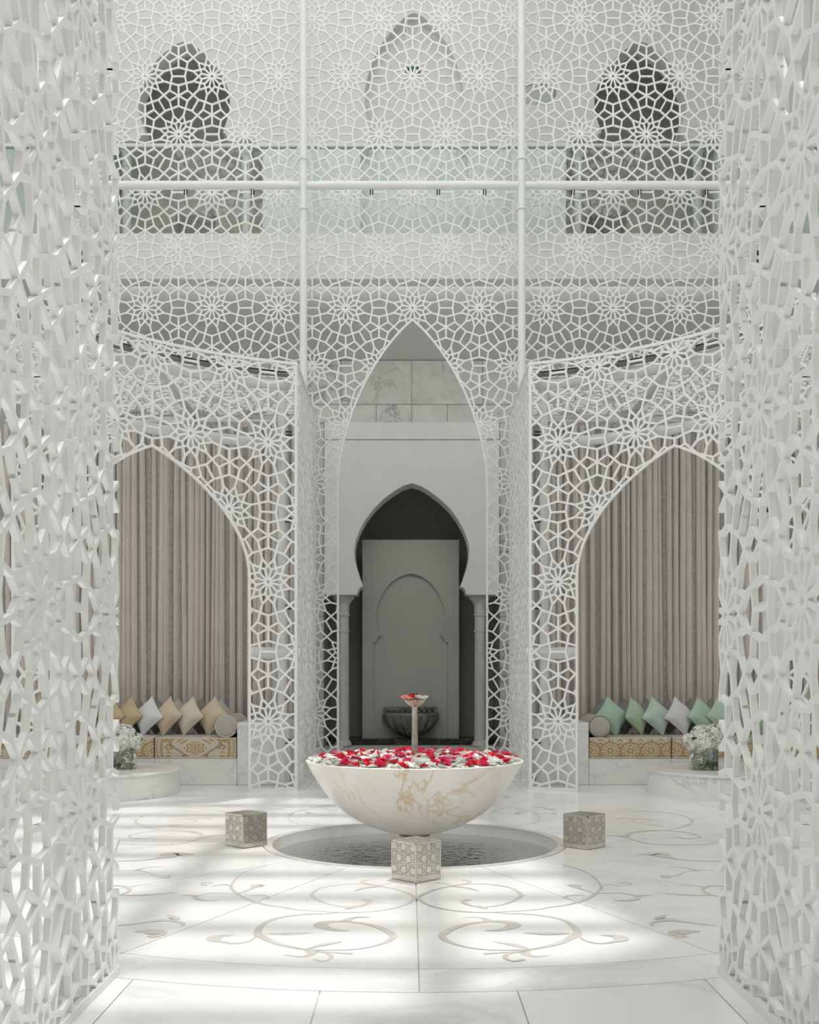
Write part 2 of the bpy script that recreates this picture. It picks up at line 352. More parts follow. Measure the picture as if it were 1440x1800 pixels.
# scroll inlay: plan polylines in modules, relative to the fountain axis (left side; mirrored to the right)
def px(x, y):
    k = (y - 1185) / 1.452; return ((x - 720) / k - AX, 1900 / k - CY)
z1 = lambda *p: [px(200 + x / 4, 1380 + y / 4) for x, y in p]
z2 = lambda *p: [px(520 + x / 3.2727, 1520 + y / 3.2727) for x, y in p]
CUR = [
 (z2((392, 200), (428, 213), (385, 235), (300, 244), (180, 224), (100, 187), (97, 165), (160, 130), (300, 112), (430, 115), (570, 140), (660, 173), (684, 195), (620, 235), (500, 262), (350, 275), (200, 272), (0, 258)) +
  z1((1200, 860), (1060, 840), (930, 800), (850, 750), (825, 715), (860, 660), (940, 605), (1090, 562)), (.05, .018, .03, .012, .034, .02, .012, .03, .02, .008)),
 (z2((310, 380), (220, 375), (145, 352), (175, 332), (270, 326), (400, 340), (500, 370), (560, 410), (520, 445), (420, 475), (300, 490), (170, 492), (60, 487)) +
  z1((1300, 1148), (1150, 1115), (1050, 1070), (1012, 1040), (1040, 990), (1120, 945), (1280, 915), (1440, 905)) + z2((150, 285), (260, 275)), (.01, .09, .03, .05, .02, .016, .03, .055, .03, .016, .008)),
 (z1((1010, 1060), (950, 1098), (850, 1115), (760, 1102), (700, 1088), (740, 1064), (850, 1057)), (.012, .02, .03, .09, .005)),
 (z2((60, 487), (150, 462), (268, 443)), (.012, .05, .012)), (z2((60, 490), (200, 505), (328, 513)), (.02, .014, .03)),
 (z2((80, 500), (180, 510), (205, 535), (160, 556), (98, 545)), (.01, .03, .02, .03)), (z1((1360, 1165), (1395, 1185), (1320, 1206), (1200, 1194)), (.04, .05, .03, .008)),
 (z2((490, 125), (400, 107), (378, 97), (430, 86)), (.012, .016, .02)), (z2((490, 120), (540, 106), (590, 104)), (.012, .014)), (z2((490, 125), (400, 133), (335, 152)), (.008, .045, .004)),
 (z2((285, 325), (320, 308), (370, 302), (430, 305)), (.06, .03, .008)), (z2((345, 236), (318, 247), (285, 255)), (.012, .05, .006)),
 (z1((830, 715), (780, 700), (690, 712)), (.014, .02, .01)), (z1((700, 690), (640, 688), (615, 700), (660, 706)), (.012, .014)),
 (z1((860, 765), (700, 760), (590, 780), (580, 800), (640, 813), (740, 810)), (.01, .02, .05, .012)), (z1((590, 785), (520, 775), (480, 778)), (.05, .01)),
 (z1((870, 765), (970, 730), (1010, 708), (1065, 705)), (.008, .02, .10, .03)), (z1((950, 780), (1040, 775), (1092, 792), (1060, 800)), (.008, .016, .02)),
 (z1((1060, 1045), (1220, 1045), (1390, 1040)), (.005, .07, .005)),
 (z1((30, 990), (200, 970), (330, 952), (430, 940), (380, 912)), (.01, .03, .09, .01)), (z1((370, 957), (440, 960), (490, 975), (470, 992)), (.02, .03, .01)), (z1((150, 1030), (240, 1030), (320, 1045), (260, 1072)), (.01, .12, .05)),
 (z1((-90, 525), (20, 535), (200, 530), (350, 508), (430, 485), (560, 490)), (.02, .02, .03, .2, .02)),
 (z1((30, 412), (130, 418), (330, 420), (500, 408), (610, 370), (600, 340), (480, 322), (300, 322), (150, 345), (110, 365), (200, 378), (300, 360)), (.01, .02, .03, .05, .02, .02, .02)),
 (z1((610, 365), (700, 357), (790, 352)), (.12, .01)), (z1((330, 318), (230, 295), (165, 270), (160, 245), (220, 215), (350, 193), (480, 183), (595, 190)), (.012, .03, .012, .02)),
 (z1((165, 255), (120, 228), (30, 225)), (.02, .01)), (z1((430, 247), (500, 237), (575, 248), (560, 264), (480, 268)), (.02, .01)), (z1((580, 238), (640, 232), (690, 240)), (.02, .01)), (z1((390, 285), (480, 278)), (.03, .01)),
 (z1((-60, 715), (40, 708), (100, 725), (105, 750), (20, 780), (-60, 790)), (.02, .03, .01)), (z1((100, 725), (180, 706), (290, 704)), (.012, .006)), (z1((30, 775), (150, 775), (280, 770), (445, 755)), (.01, .05, .005)),
 (z1((30, 600), (200, 605), (300, 640), (390, 636), (380, 652), (320, 652)), (.006, .02, .03)), (z1((160, 600), (220, 582), (340, 572)), (.05, .01)),
]
def smooth_curve(p, n=7):
    out = []
    for i in range(len(p) - 1):
        a, b, c, d = p[max(i - 1, 0)], p[i], p[i + 1], p[min(i + 2, len(p) - 1)]
        for k in range(n):
            t = k / n
            out.append(tuple(.5 * (2 * b[j] + (c[j] - a[j]) * t + (2 * a[j] - 5 * b[j] + 4 * c[j] - d[j]) * t * t + (3 * b[j] - a[j] - 3 * c[j] + d[j]) * t**3) for j in (0, 1)))
    return out + [p[-1]]
def ribbon(pts, widths, sx=1, sy=1):
    mb = MB(); zt = .0008 + .0015 * JR.random(); q = smooth_curve(pts); n = len(q); ws = [k / (len(widths) - 1) for k in range(len(widths))]
    for k in range(n):
        a, b = q[max(k - 1, 0)], q[min(k + 1, n - 1)]; dx, dy = b[0] - a[0], b[1] - a[1]; L = math.hypot(dx, dy) or 1
        h = interp(ws, widths, k / (n - 1)) / 2
        for s2 in (-1, 1): mb.v.append((AX + sx * (q[k][0] - s2 * dy / L * h), CY + sy * (q[k][1] + s2 * dx / L * h), zt))
        if k:
            i = 2 * k - 2; f = (i, i + 1, i + 3, i + 2); mb.f.append(f if sx * sy < 0 else f[::-1])
    return mb
for idx, (pts, wd) in enumerate(CUR):
    for sx in (1, -1):
        part('scroll_inlay', ribbon(pts, wd, sx), 'inlay', floor)
        if idx < 19: part('scroll_inlay', ribbon(pts, wd, sx, -1), 'inlay', floor)

# ground gallery back wall with the keyhole niche
KH = [(0, 5.27), (.18, 5.215), (.352, 5.11), (.56, 4.955), (.762, 4.76), (.92, 4.55), (1.046, 4.318), (1.115, 4.14), (1.147, 3.975), (1.142, 3.78), (1.118, 3.64), (1.077, 3.497), (1.03, 3.36), (.971, 3.208), (1.03, 3.185), (1.07, 3.13), (1.085, 3.06), (1.125, 3.04)]
def keyhole_wall(cx, y0, y1, sx, zf, xo, ztop, zlint):
    prof = [(x * sx, zf(z)) for x, z in KH]
    P = [(cx + x, z) for x, z in prof] + [(cx + xo, zlint), (cx + xo, ztop), (cx - xo, ztop), (cx - xo, zlint)] + [(cx - x, z) for x, z in prof[:0:-1]]
    return MB().wall_prism(P[::-1], y0, y1)
W0, W1 = 21.6, 22.2
wb = keyhole_wall(AX, W0, W1, 1, lambda z: z, 1.75, 6.125, 3.04)
wall_back = struct('wall_back', wb, 'plaster', 35, label='white plaster wall with a keyhole arch at the end of the passage')
part('plaster_frieze', MB().box(AX - 1.75, AX + 1.75, W0, W1, 6.145, 6.486), 'plaster', wall_back)
part('groove', MB().box(AX - 1.75, AX + 1.75, W0 + .03, W1, 6.12, 6.15), 'grey', wall_back)
ml = bpy.data.meshes
def slabs(parent, x0, x1, nx, z0, z1, y0, y1, m, name='wall_slab'):
    dx = (x1 - x0) / nx
    me = mesh(name, MB().box(.004, dx - .004, 0, y1 - y0, .004, z1 - z0 - .004), m)
    for i in range(nx): inst(name, me, parent, (x0 + i * dx, y0, z0))
slabs(wall_back, AX - 1.42 * 4, AX + 1.42 * 4, 8, 6.85, 7.73, W0 + .03, W1, 'wallm')
slabs(wall_back, AX - .71 * 8, AX + .71 * 8, 16, 6.486, 6.85, W0 + .04, W1, 'wallm')
for sg in (-1, 1):
    for (za, zb) in ((0, 1.3), (1.3, 2.6), (2.6, 3.9), (3.9, 5.2), (5.2, 6.486)):
        a, b = sorted((AX + sg * 1.76, AX + sg * 5.68)); slabs(wall_back, a, b, 3, za, zb, W0 + .05, W1, 'wallm')
part('wall_core', MB().box(-7.1, AX - 1.76, W1, W1 + .2, 0, 7.8).box(AX + 1.76, 7.1, W1, W1 + .2, 0, 7.8).box(AX - 1.76, AX + 1.76, W1 + .0, W1 + .2, 5.62, 7.8), 'plaster', wall_back)
# niche interior
nb = MB(); x0, x1 = AX - 1.72, AX + 1.72
x0, x1 = AX - 1.75, AX + 1.75; nb.quad((x0, 23.3, 0), (x1, 23.3, 0), (x1, 23.3, 5.6), (x0, 23.3, 5.6))
for x in (x0, x1): nb.quad((x, W0 + .04, 0), (x, 23.3, 0), (x, 23.3, 5.6), (x, W0 + .04, 5.6))
nb.quad((x0, W1, 5.6), (x1, W1, 5.6), (x1, 23.3, 5.6), (x0, 23.3, 5.6))
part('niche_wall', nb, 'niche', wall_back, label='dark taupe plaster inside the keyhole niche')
part('niche_plinth', MB().bbox(x0, x1, 22.28, 23.3, 0, .115, .008), 'blackm', wall_back, label='black veined marble step')
# carved stone panel and wall basin in the niche
pc = AX - .02
panel = thing('stone_panel', (pc, 22.66, .115), 'tall grey stone panel with carved keyhole outline standing in the niche', 'panel')
kp = [(0, 3.56), (.22, 3.50), (.42, 3.36), (.58, 3.15), (.68, 2.92), (.72, 2.70), (.705, 2.52), (.66, 2.38), (.605, 2.26), (.66, 2.25), (.70, 2.17), (.73, 2.13), (.785, 2.13), (.785, .115)]
P = [(pc + x, z) for x, z in kp] + [(pc + 1.0, .115), (pc + 1.0, 4.26), (pc - 1.0, 4.26), (pc - 1.0, .115)] + [(pc - x, z) for x, z in kp[:0:-1]]
fr = MB().wall_prism(P[::-1], 22.6, 22.678)
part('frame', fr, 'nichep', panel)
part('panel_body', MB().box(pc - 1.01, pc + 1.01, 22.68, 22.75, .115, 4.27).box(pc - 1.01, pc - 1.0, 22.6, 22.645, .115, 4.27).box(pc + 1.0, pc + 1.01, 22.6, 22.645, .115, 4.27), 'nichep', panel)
bs = thing('wall_basin', (pc, 22.6, .16), 'dark veined marble fluted half basin fixed to the niche panel', 'basin')
flute = lambda t, z: 1 + .09 * abs(math.sin(t * 8)) if z < .57 else 1
part('fluted_bowl', MB().lathe([(.02, .13), (.14, .15), (.24, .19), (.34, .25), (.43, .33), (.50, .42), (.545, .50), (.56, .56), (.585, .575), (.60, .61), (.585, .645), (.56, .655), (.52, .655), (.48, .60), (.02, .50)], pc, 22.6, 64, math.pi, 2 * math.pi, flute), 'greym', bs, 50)
cb = MB().box(pc - .57, pc + .57, 22.52, 22.6, .655, .77)
for k in range(19): 
    xx = pc - .52 + k * 1.04 / 18
    cb.lathe([(.001, .70 + .045 * (k % 2)), (.03, .69 + .045 * (k % 2)), (.04, .665 + .045 * (k % 2))], xx, 22.515, 8)
part('carved_back_edge', cb, 'greym', bs)
# columns
def column(cx, cy, z0, z1, r, label, group=None):
    t = thing('column', (cx, cy, z0), label, 'column', group); h = z1 - z0
    part('shaft', MB().lathe([(r * 1.02, z0 + .1), (r, z0 + .3), (r * .93, z1 - .72)], cx, cy, 24), 'columnm', t, True)
    part('base', MB().lathe([(0, z0), (r * 1.45, z0), (r * 1.45, z0 + .04), (r * 1.25, z0 + .07), (r * 1.2, z0 + .10), (r * 1.02, z0 + .11)], cx, cy, 24), 'columnm', t, True)
    part('ring', MB().lathe([(r * .9, z1 - .74), (r * 1.06, z1 - .735), (r * 1.06, z1 - .70), (r * .9, z1 - .695)], cx, cy, 24), 'columnm', t, True)
    part('capital', MB().lathe([(r * .93, z1 - .70), (r * .93, z1 - .42), (r * 1.1, z1 - .41), (r * 1.1, z1 - .38), (r * .98, z1 - .37), (r * 1.02, z1 - .2), (r * 1.3, z1 - .12), (r * 1.75, z1 - .07), (r * 1.8, z1 - .06), (r * 1.8, z1), (0, z1)], cx, cy, 24), 'columnm', t, True)
    return t
column(AX - 1.386, 21.9, 0, 3.04, .12, 'slim marble column carrying the keyhole arch, left of the niche')
column(AX + 1.386, 21.9, 0, 3.04, .12, 'slim marble column carrying the keyhole arch, right of the niche')

# slab edge, soffit, upper floor, upper facade
FX = 7.0
fascia = struct('trim_1', MB().box(-FX, FX, 16.6, 16.92, 7.52, 8.22), 'edge', label='white edge of the upper gallery slab')
struct('ceiling', MB().box(-FX, FX, 16.92, W1 + 1.2, 7.74, 7.9), 'soffit', label='flat grey ceiling under the upper gallery')
struct('trim_2', MB().box(-FX, FX, 16.92, 23, 8.10, 8.22), 'upper', label='floor of the upper gallery')
U0, U1 = 20.5, 21.0
ucx = [-4.28, 4.38]
zf = lambda z: 11.59 + (z - 3.04) * (13.45 - 11.59) / 2.23
wu = MB(); mb = wu
for cx in ucx:
    k = keyhole_wall(cx, U0, U1, .76, zf, 1.46, 15.2, 11.59); off = len(wu.v); wu.v += k.v; wu.f += [tuple(off + i for i in f) for f in k.f]
zc = lambda z: 11.4 + (z - 3.04) * (14.0 - 11.4) / 2.23
k = keyhole_wall(.09, U0 + .004, U0 + .22, .82, zc, 2.95, 15.2, 11.4); off = len(wu.v); wu.v += k.v; wu.f += [tuple(off + i for i in f) for f in k.f]
wu.box(.09 - 2.88, .09 - 1.02, U0 + .004, U1, 8.22, 11.4).box(.09 + 1.02, .09 + 2.88, U0 + .004, U1, 8.22, 11.4).box(.09 - 2.9, .09 + 2.9, U0 + .22, U1, 8.22, 15.2)
wu.box(-FX, ucx[0] - 1.46, U0, U1, 8.22, 15.2).box(ucx[1] + 1.46, FX, U0, U1, 8.22, 15.2)
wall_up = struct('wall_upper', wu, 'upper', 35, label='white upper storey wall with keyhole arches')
for cx, side in ((ucx[0], 'left'), (ucx[1], 'right')):
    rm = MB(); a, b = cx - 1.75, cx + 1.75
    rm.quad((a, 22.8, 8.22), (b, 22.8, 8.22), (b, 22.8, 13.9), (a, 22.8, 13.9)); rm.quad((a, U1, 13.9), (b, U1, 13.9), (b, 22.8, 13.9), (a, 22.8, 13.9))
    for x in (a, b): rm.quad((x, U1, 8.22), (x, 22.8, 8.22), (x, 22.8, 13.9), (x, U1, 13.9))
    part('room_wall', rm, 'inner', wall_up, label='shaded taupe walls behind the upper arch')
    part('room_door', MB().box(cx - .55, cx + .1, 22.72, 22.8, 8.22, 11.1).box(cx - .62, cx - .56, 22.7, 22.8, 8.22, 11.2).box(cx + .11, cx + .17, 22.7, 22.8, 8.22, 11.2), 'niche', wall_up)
    for sg in (-1, 1):
        column(cx + sg * 1.15, 20.75, 8.22, 11.59, .088, 'pale upper gallery column under the %s keyhole arch, %s of the pair' % (side, 'outer' if (sg < 0) == (side == 'left') else 'inner'))
    sgn = 1 if side == 'left' else -1; lx = cx + sgn * 1.36
    L = thing('wall_lantern', (lx, 20.75, 8.9), 'small lantern with an orange flame beside the %s upper arch' % side, 'lantern')
    part('cage', MB().box(lx - .05, lx + .05, 20.7, 20.8, 8.96, 8.98).box(lx - .05, lx + .05, 20.7, 20.8, 9.25, 9.28).lathe([(.05, 9.28), (.02, 9.36), (.001, 9.40)], lx, 20.75, 10).box(lx - .05, lx - .04, 20.7, 20.71, 8.98, 9.25).box(lx + .04, lx + .05, 20.7, 20.71, 8.98, 9.25), 'grey', L)
    part('flame', MB().lathe([(.001, 8.98), (.03, 9.02), (.035, 9.08), (.001, 9.16)], lx, 20.75, 8), 'lamp', L, label='orange flame')
    part('stand', MB().cyl(lx, 20.75, .02, 8.22, 8.96, 8).lathe([(.09, 8.22), (.09, 8.25), (.02, 8.27)], lx, 20.75, 12), 'grey', L)
# side walls of white stone slabs, wall behind, roof with its opening and beams
for sg, side in ((-1, 'left'), (1, 'right')):
    x = sg * 7.0
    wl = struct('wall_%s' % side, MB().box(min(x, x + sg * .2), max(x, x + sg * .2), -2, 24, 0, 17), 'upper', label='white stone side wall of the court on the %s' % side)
    me = mesh('wall_slab', MB().box(0, .02, .006, 1.194, .006, .594), 'upper')
    for j in range(10):
        for i in range(20):
            inst('wall_slab', me, wl, (x - (.02 if sg > 0 else 0), 11.0 + (j if i % 2 else j - .5) * 1.2, i * .6))
struct('wall_front', MB().box(-7.2, 7.2, -3.2, -3, 0, 17), 'inner', label='unseen taupe wall behind the entrance, darkened to dim the camera side')  # unseen wall, taupe chosen to cut light from behind the camera
struct('entrance_shade_slab', MB().box(-7, 7, -3, 1.6, 7.52, 8.22), 'inner', label='unseen slab added over the entrance to dim the camera side')  # unseen, put in to hold back light on the camera-facing lattice
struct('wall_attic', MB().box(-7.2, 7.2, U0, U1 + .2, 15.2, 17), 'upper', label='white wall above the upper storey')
RZ = 17.0; sh = (-SUN.x * RZ, -SUN.y * RZ)
roofp = [(-1.05, 3.5), (1.35, 5.9), (.95, 9.2), (.65, 11), (.3, 15), (7, 17), (7, 3.5)]  # roof outline shaped to shade the floor, cut back in front for sky
struct('ceiling_1', MB().prism(ccw([(min(7.1, x + sh[0]), max(-2.2, y + sh[1])) for x, y in roofp]), RZ, RZ + .2), 'upper', label='unseen solid part of the court roof, outlined to shade the floor at right')
bm = MB()
for k in range(18):
    y = 4.55 + k * .82 + sh[1]; bm.box(-7, 5.0, y - .08, y + .08, RZ - .12, RZ + .1)
for x in (-6.8, -5.1, -3.35, -1.6, .14): bm.box(x + sh[0] - .09, x + sh[0] + .09, 3, 21, RZ - .25, RZ + .1)
struct('ceiling_2', bm, 'white', label='white steel beams of the skylight over the court')

# ================================================================ LATTICE CAGE
def seg_frame(t, name, mbs):
    for m_ in mbs: part(name, m_, 'white', t)
# back screen (flat)
SY = 16.17
fmS = lambda u, v, w_: (AX + u, SY + w_, v)
arcR = bez((1.115, 4.2), (1.115, 5.3), (.52, 6.33), (0, 6.754), 24)
axs = [p[0] for p in arcR][::-1]; azs = [p[1] for p in arcR][::-1]
def insS(u, v):
    a = abs(u)
    if v > 13.6 or a > 5.6 or v < 0.02: return False
    if v >= TOP:
        return not (a < 1.115 and v < interp(axs, azs, a))
    return 1.115 < a < 1.46 and (v < 4.2 or True) if a >= 1.115 else (v > interp(axs, azs, a) and v > 4.2)
screen = thing('lattice_screen', (AX, SY, 0), 'tall white star lattice screen with pointed centre arch across the back', 'screen')
part('lattice', lattice(fmS, insS, -5.6, 5.6, 0, 13.6, 0.0, .0235, .024), 'white', screen)
for sg in (-1, 1):
    e = [(sg * x, z) for x, z in arcR]
    part('arch_edge', strip(fmS, lin((sg * 1.115, 0), (sg * 1.115, 4.2), 4) + e), 'white', screen)
    part('edge_strip', strip(fmS, [(sg * 1.46, 0), (sg * 1.46, TOP), (sg * 5.6, TOP), (sg * 5.6, 13.6)]), 'white', screen)
    part('bottom_strip', strip(fmS, [(sg * 1.46, .02), (sg * 1.115, .02)], .04), 'white', screen)
# curved arch panels
U_IN, U_A, U_B, U_OUT = R * math.radians(19.2), R * math.radians(27), R * math.radians(59.35), R * math.radians(67.2)
U_C = (U_A + U_B) / 2; AW = (U_B - U_A) / 2
arcC = bez((AW, 2.65), (AW, 3.35), (.50, 3.93), (0, 4.116), 24)
cxs = [p[0] for p in arcC][::-1]; czs = [p[1] for p in arcC][::-1]
def insC(u, v):
    if not (U_IN < u < U_OUT) or v < .03 or v > TOP: return False
    a = abs(u - U_C)
    if a >= AW: return True
    return v > 2.65 and v > interp(cxs, czs, a)
for sg, side in ((-1, 'left'), (1, 'right')):
    def fmC(u, v, w_, sg=sg):
        t = u / R; return (AX + sg * (R + w_) * math.sin(t), CY + (R + w_) * math.cos(t), v)
    o = (AX + sg * R * math.sin(U_C / R), CY + R * math.cos(U_C / R), 0)
    t = thing('lattice_arch', o, 'curved white star lattice panel with a pointed arch before the %s seating alcove' % side, 'screen')
    part('lattice', lattice(fmC, insC, U_IN, U_OUT, 0, TOP, .356, .025, .026), 'white', t)
    for q in (-1, 1):
        part('arch_edge', strip(fmC, lin((U_C + q * AW, 0), (U_C + q * AW, 2.65), 3) + [(U_C + q * x, z) for x, z in arcC]), 'white', t)
    part('edge_strip', strip(fmC, [(U_IN + .012, 0), (U_IN + .012, TOP)]), 'white', t)
    part('edge_strip', strip(fmC, [(U_OUT, 0), (U_OUT, TOP)]), 'white', t)
    part('top_rail', strip(fmC, lin((U_IN, TOP), (U_OUT, TOP), 24), .036, .04), 'white', t)
    part('bottom_strip', strip(fmC, lin((U_IN, .02), (U_A, .02), 4), .045), 'white', t)
    part('bottom_strip', strip(fmC, lin((U_B, .02), (U_OUT, .02), 4), .045), 'white', t)
    # tubes of this side: ring tubes behind the panel, ceiling tubes
    ang = lambda a, rr, z: (AX + sg * rr * math.sin(math.radians(a)), CY + rr * math.cos(math.radians(a)), z)
    solo('ring_tube', MB().tube([ang(22 + k * 2.4, R + .14, 4.35) for k in range(20)], .065, 12), 'steel', ang(45, R + .14, 4.35), 'white curved steel tube above the pointed arch of the %s alcove' % side, 'tube', None, 'all')
    rb = thing('ring_beam', ang(45, R + .12, 5.2), 'curved steel edge beam under the top rail of the %s lattice arch' % side, 'beam')
    part('tube', MB().tube([ang(20 + k * 2.4, R + .2, 5.12) for k in range(21)], .07, 12), 'steel', rb, 'all')
    fl = MB(); P = [ang(19.6 + k * 2.4, R + .10, 0) for k in range(21)]; P2 = [ang(19.6 + k * 2.4, R + .30, 0) for k in range(21)]
    for k in range(20):
        fl.quad((P[k][0], P[k][1], 5.245), (P[k + 1][0], P[k + 1][1], 5.245), (P2[k + 1][0], P2[k + 1][1], 5.245), (P2[k][0], P2[k][1], 5.245))
        fl.quad((P[k][0], P[k][1], 5.265), (P[k + 1][0], P[k + 1][1], 5.265), (P2[k + 1][0], P2[k + 1][1], 5.265), (P2[k][0], P2[k][1], 5.265))
    part('flashing', fl, 'grey', rb, label='dark grey flashing')
    # flat lattice roof of the alcove
    fmR = lambda u, v, w_, sg=sg: (AX + sg * u, CY + v, 5.33 + w_)
    insR = lambda u, v: 1.5 < u < 5.6 and v < SY - CY - .05 and v > 1.5 and math.hypot(u, v) > R + .32
    ra = thing('lattice_roof', (AX + sg * 3.4, CY + 5, 5.33), 'flat white star lattice roof over the %s seating alcove' % side, 'screen')
    part('lattice', lattice(fmR, insR, 1.5, 5.6, 1.5, 6.8, .3, .026, .03, .85), 'white', ra)
    for xx in (3.2,):
        solo('roof_tube', MB().tube([(AX + sg * xx, CY + 3.1, 5.24), (AX + sg * xx, 16.1, 5.24)], .055, 12), 'steel', (AX + sg * xx, 15, 5.24), 'white steel tube running back under the lattice roof of the %s alcove' % side, 'tube', None, 'all')
    solo('roof_tube', MB().tube([(AX + sg * 1.62, 16.0, 5.2), (AX + sg * 5.6, 16.0, 5.2)], .06, 12), 'steel', (AX + sg * 3.5, 16, 5.2), 'white horizontal steel tube above the curtain of the %s alcove' % side, 'tube', None, 'all')
    # passage walls: far one behind the arches, near one beside the camera
    for nm, xw, ya, yb, ph, lab in (('far', 1.465, 13.56, SY, .05, 'white star lattice wall seen edge on, %s side of the passage to the niche' % side),
                                    ('near', 1.465, 1.6, 5.23, .121, 'large white star lattice wall close in front at the %s edge' % side)):
        fmP = lambda u, v, w_, sg=sg, xw=xw: (AX + sg * (xw + w_), u, v)
        insP = lambda u, v, ya=ya, yb=yb: ya < u < yb and .035 < v < TOP
        t2 = thing('lattice_wall', (AX + sg * xw, (ya + yb) / 2, 0), lab, 'screen')
        part('lattice', lattice(fmP, insP, ya, yb, 0, TOP, ph, .025, .026), 'white', t2)
        part('bottom_strip', strip(fmP, [(ya, .02), (yb, .02)], .045), 'white', t2)
        part('top_rail', strip(fmP, [(ya, TOP), (yb, TOP)], .036, .04), 'white', t2)
        for e in ((ya,) if nm == 'far' else ()) : part('edge_strip', strip(fmP, [(e, 0), (e, TOP)]), 'white', t2)
    # posts
    def post(y, z1, lab, xo=1.6, collars=(), clips=(), r=.056):
        x = AX + sg * xo; t3 = thing('steel_post', (x, y, 0), lab, 'post')
        part('tube', MB().cyl(x, y, r, .02, z1, 20), 'steel', t3, 30)
        part('base_plate', MB().lathe([(0, 0), (.10, 0), (.10, .02), (r, .025)], x, y, 20), 'steel', t3, 30)
        for z in collars: part('collar', MB().lathe([(r, z - .012), (r + .022, z - .01), (r + .022, z + .02), (r, z + .03)], x, y, 20), 'steel', t3, 30)
        for z in clips:
            part('clip', MB().tube([(x - sg * .05, y - .05, z - .02), (x - sg * .13, y - .06, z - .02)], .011, 6).tube([(x - sg * .05, y - .05, z + .02), (x - sg * .13, y - .06, z + .02)], .011, 6), 'black', t3)
        return t3, x
    t3, x = post(13.74, 5.2, 'white steel post behind the leg of the %s lattice arch' % side, 1.665, clips=(.6, 1.15, 2.3, 3.4, 4.5))
    part('bracket', MB().tube([(x + sg * .40, 13.62, 1.72), (x - sg * .22, 13.76, 1.72)], .075, 12).tube([(x + sg * .36, 13.605, 1.72), (x + sg * .26, 13.64, 1.72)], .075, 12), 'steel', t3, 30)
    part('bracket', MB().tube([(x, 13.78, 1.72), (x + sg * .02, 14.13, 1.72)], .045, 10), 'steel', t3, 30)
    t3, x = post(15.85, 14, 'tall white steel mast in front of the back screen, %s of centre' % side, 1.6, (8.27, 9.0))
    for q in (1, -1): part('socket', MB().tube([(x + q * sg * .05, 15.85, 8.62), (x + q * sg * .19, 15.85, 8.62)], .056, 12), 'steel', t3, 30)
    post(4.85, 5.25, 'white steel post just outside the near %s lattice wall' % side, 1.6, (1.15, 1.75, 2.9, 4.2), (.75, 2.2, 3.3))
    tb = thing('cross_tube', (AX + sg * 3.7, 15.85, 8.62), 'white horizontal steel tube across the %s bay of the back screen' % side, 'tube')
    part('tube', MB().tube([(AX + sg * 1.79, 15.85, 8.62), (AX + sg * 5.6, 15.85, 8.62)], .062, 14), 'steel', tb, 30)
    for k in range(4):
        xx = AX + sg * (2.35 + k * .98)
        part('clip', MB().tube([(xx - .015, 15.85, 8.555), (xx - .015, 15.85, 8.48)], .01, 6).tube([(xx + .02, 15.85, 8.555), (xx + .02, 15.85, 8.48)], .01, 6), 'black', tb)
tb = thing('cross_tube', (AX, 15.85, 8.62), 'white horizontal steel tube between the two tall masts', 'tube')
part('tube', MB().tube([(AX - 1.41, 15.85, 8.62), (AX + 1.41, 15.85, 8.62)], .062, 14), 'steel', tb, 30)
for xx in (-.56, .42, 1.1): part('clip', MB().tube([(xx - .015, 15.85, 8.555), (xx - .015, 15.85, 8.48)], .01, 6).tube([(xx + .02, 15.85, 8.555), (xx + .02, 15.85, 8.48)], .01, 6), 'black', tb)

# balustrade
gb = thing('glass_balustrade', (0, 16.85, 8.22), 'green tinted glass balustrade with white handrail along the upper gallery', 'balustrade')
for a, b in zip((-6.9, -5.55, -2.04, 1.47, 4.98), (-5.55, -2.04, 1.47, 4.98, 6.9)):
    part('glass_pane', MB().box(a + .012, b - .012, 16.84, 16.86, 8.24, 9.66), 'gglass', gb)
part('handrail', MB().bbox(-6.9, 6.9, 16.81, 16.89, 9.66, 9.71, .01), 'steel', gb)
part('rail_channel', MB().box(-6.9, 6.9, 16.835, 16.865, 9.645, 9.66), 'grey', gb)
for xx in (-5.3, -4.4, -2.3, -1.8, 1.25, 1.7, 4.2, 4.8): part('clamp', MB().box(xx - .02, xx + .02, 16.82, 16.88, 8.22, 8.34), 'steel', gb)
# exit sign and wall lamp
ex = thing('exit_sign', (.06, 19.4, 12.2), 'small dark green exit sign with running figure and arrow hanging high in the centre', 'sign')
sx0, sz0 = .06, 12.2
part('sign_board', MB().box(sx0 - .14, sx0 + .14, 19.4, 19.43, sz0, sz0 + .16), 'sign', ex)
pg = MB()
def flat(p): pg.wall_prism([(sx0 + x, sz0 + z) for x, z in p], 19.394, 19.399)
flat([(-.12, .02), (-.12, .14), (-.10, .14), (-.10, .02)]); flat([(-.06, .115), (-.04, .115), (-.035, .135), (-.055, .14)])
flat([(-.07, .06), (-.04, .06), (-.02, .105), (-.055, .11)]); flat([(-.08, .02), (-.065, .02), (-.045, .06), (-.065, .065)]); flat([(-.045, .06), (-.02, .05), (-.015, .02), (-.03, .02)])
flat([(.03, .08), (.07, .115), (.07, .09), (.12, .09), (.12, .07), (.07, .07), (.07, .045)])
part('pictogram', pg, 'signw', ex, label='white running figure and arrow')
part('hanger', MB().tube([(sx0 - .1, 19.415, sz0 + .16), (sx0 - .1, 19.415, 15)], .006, 6).tube([(sx0 + .1, 19.415, sz0 + .16), (sx0 + .1, 19.415, 15)], .006, 6), 'steel', ex)
ld = thing('dish_lamp', (2.2, 18.7, 11.5), 'round white dish lamp hanging behind the right mast', 'lamp')
part('dish', MB().lathe([(.0, 11.58), (.2, 11.57), (.31, 11.53), (.325, 11.49), (.31, 11.47), (.25, 11.46), (0, 11.46)], 2.2, 18.7, 32), 'lglass', ld, True)
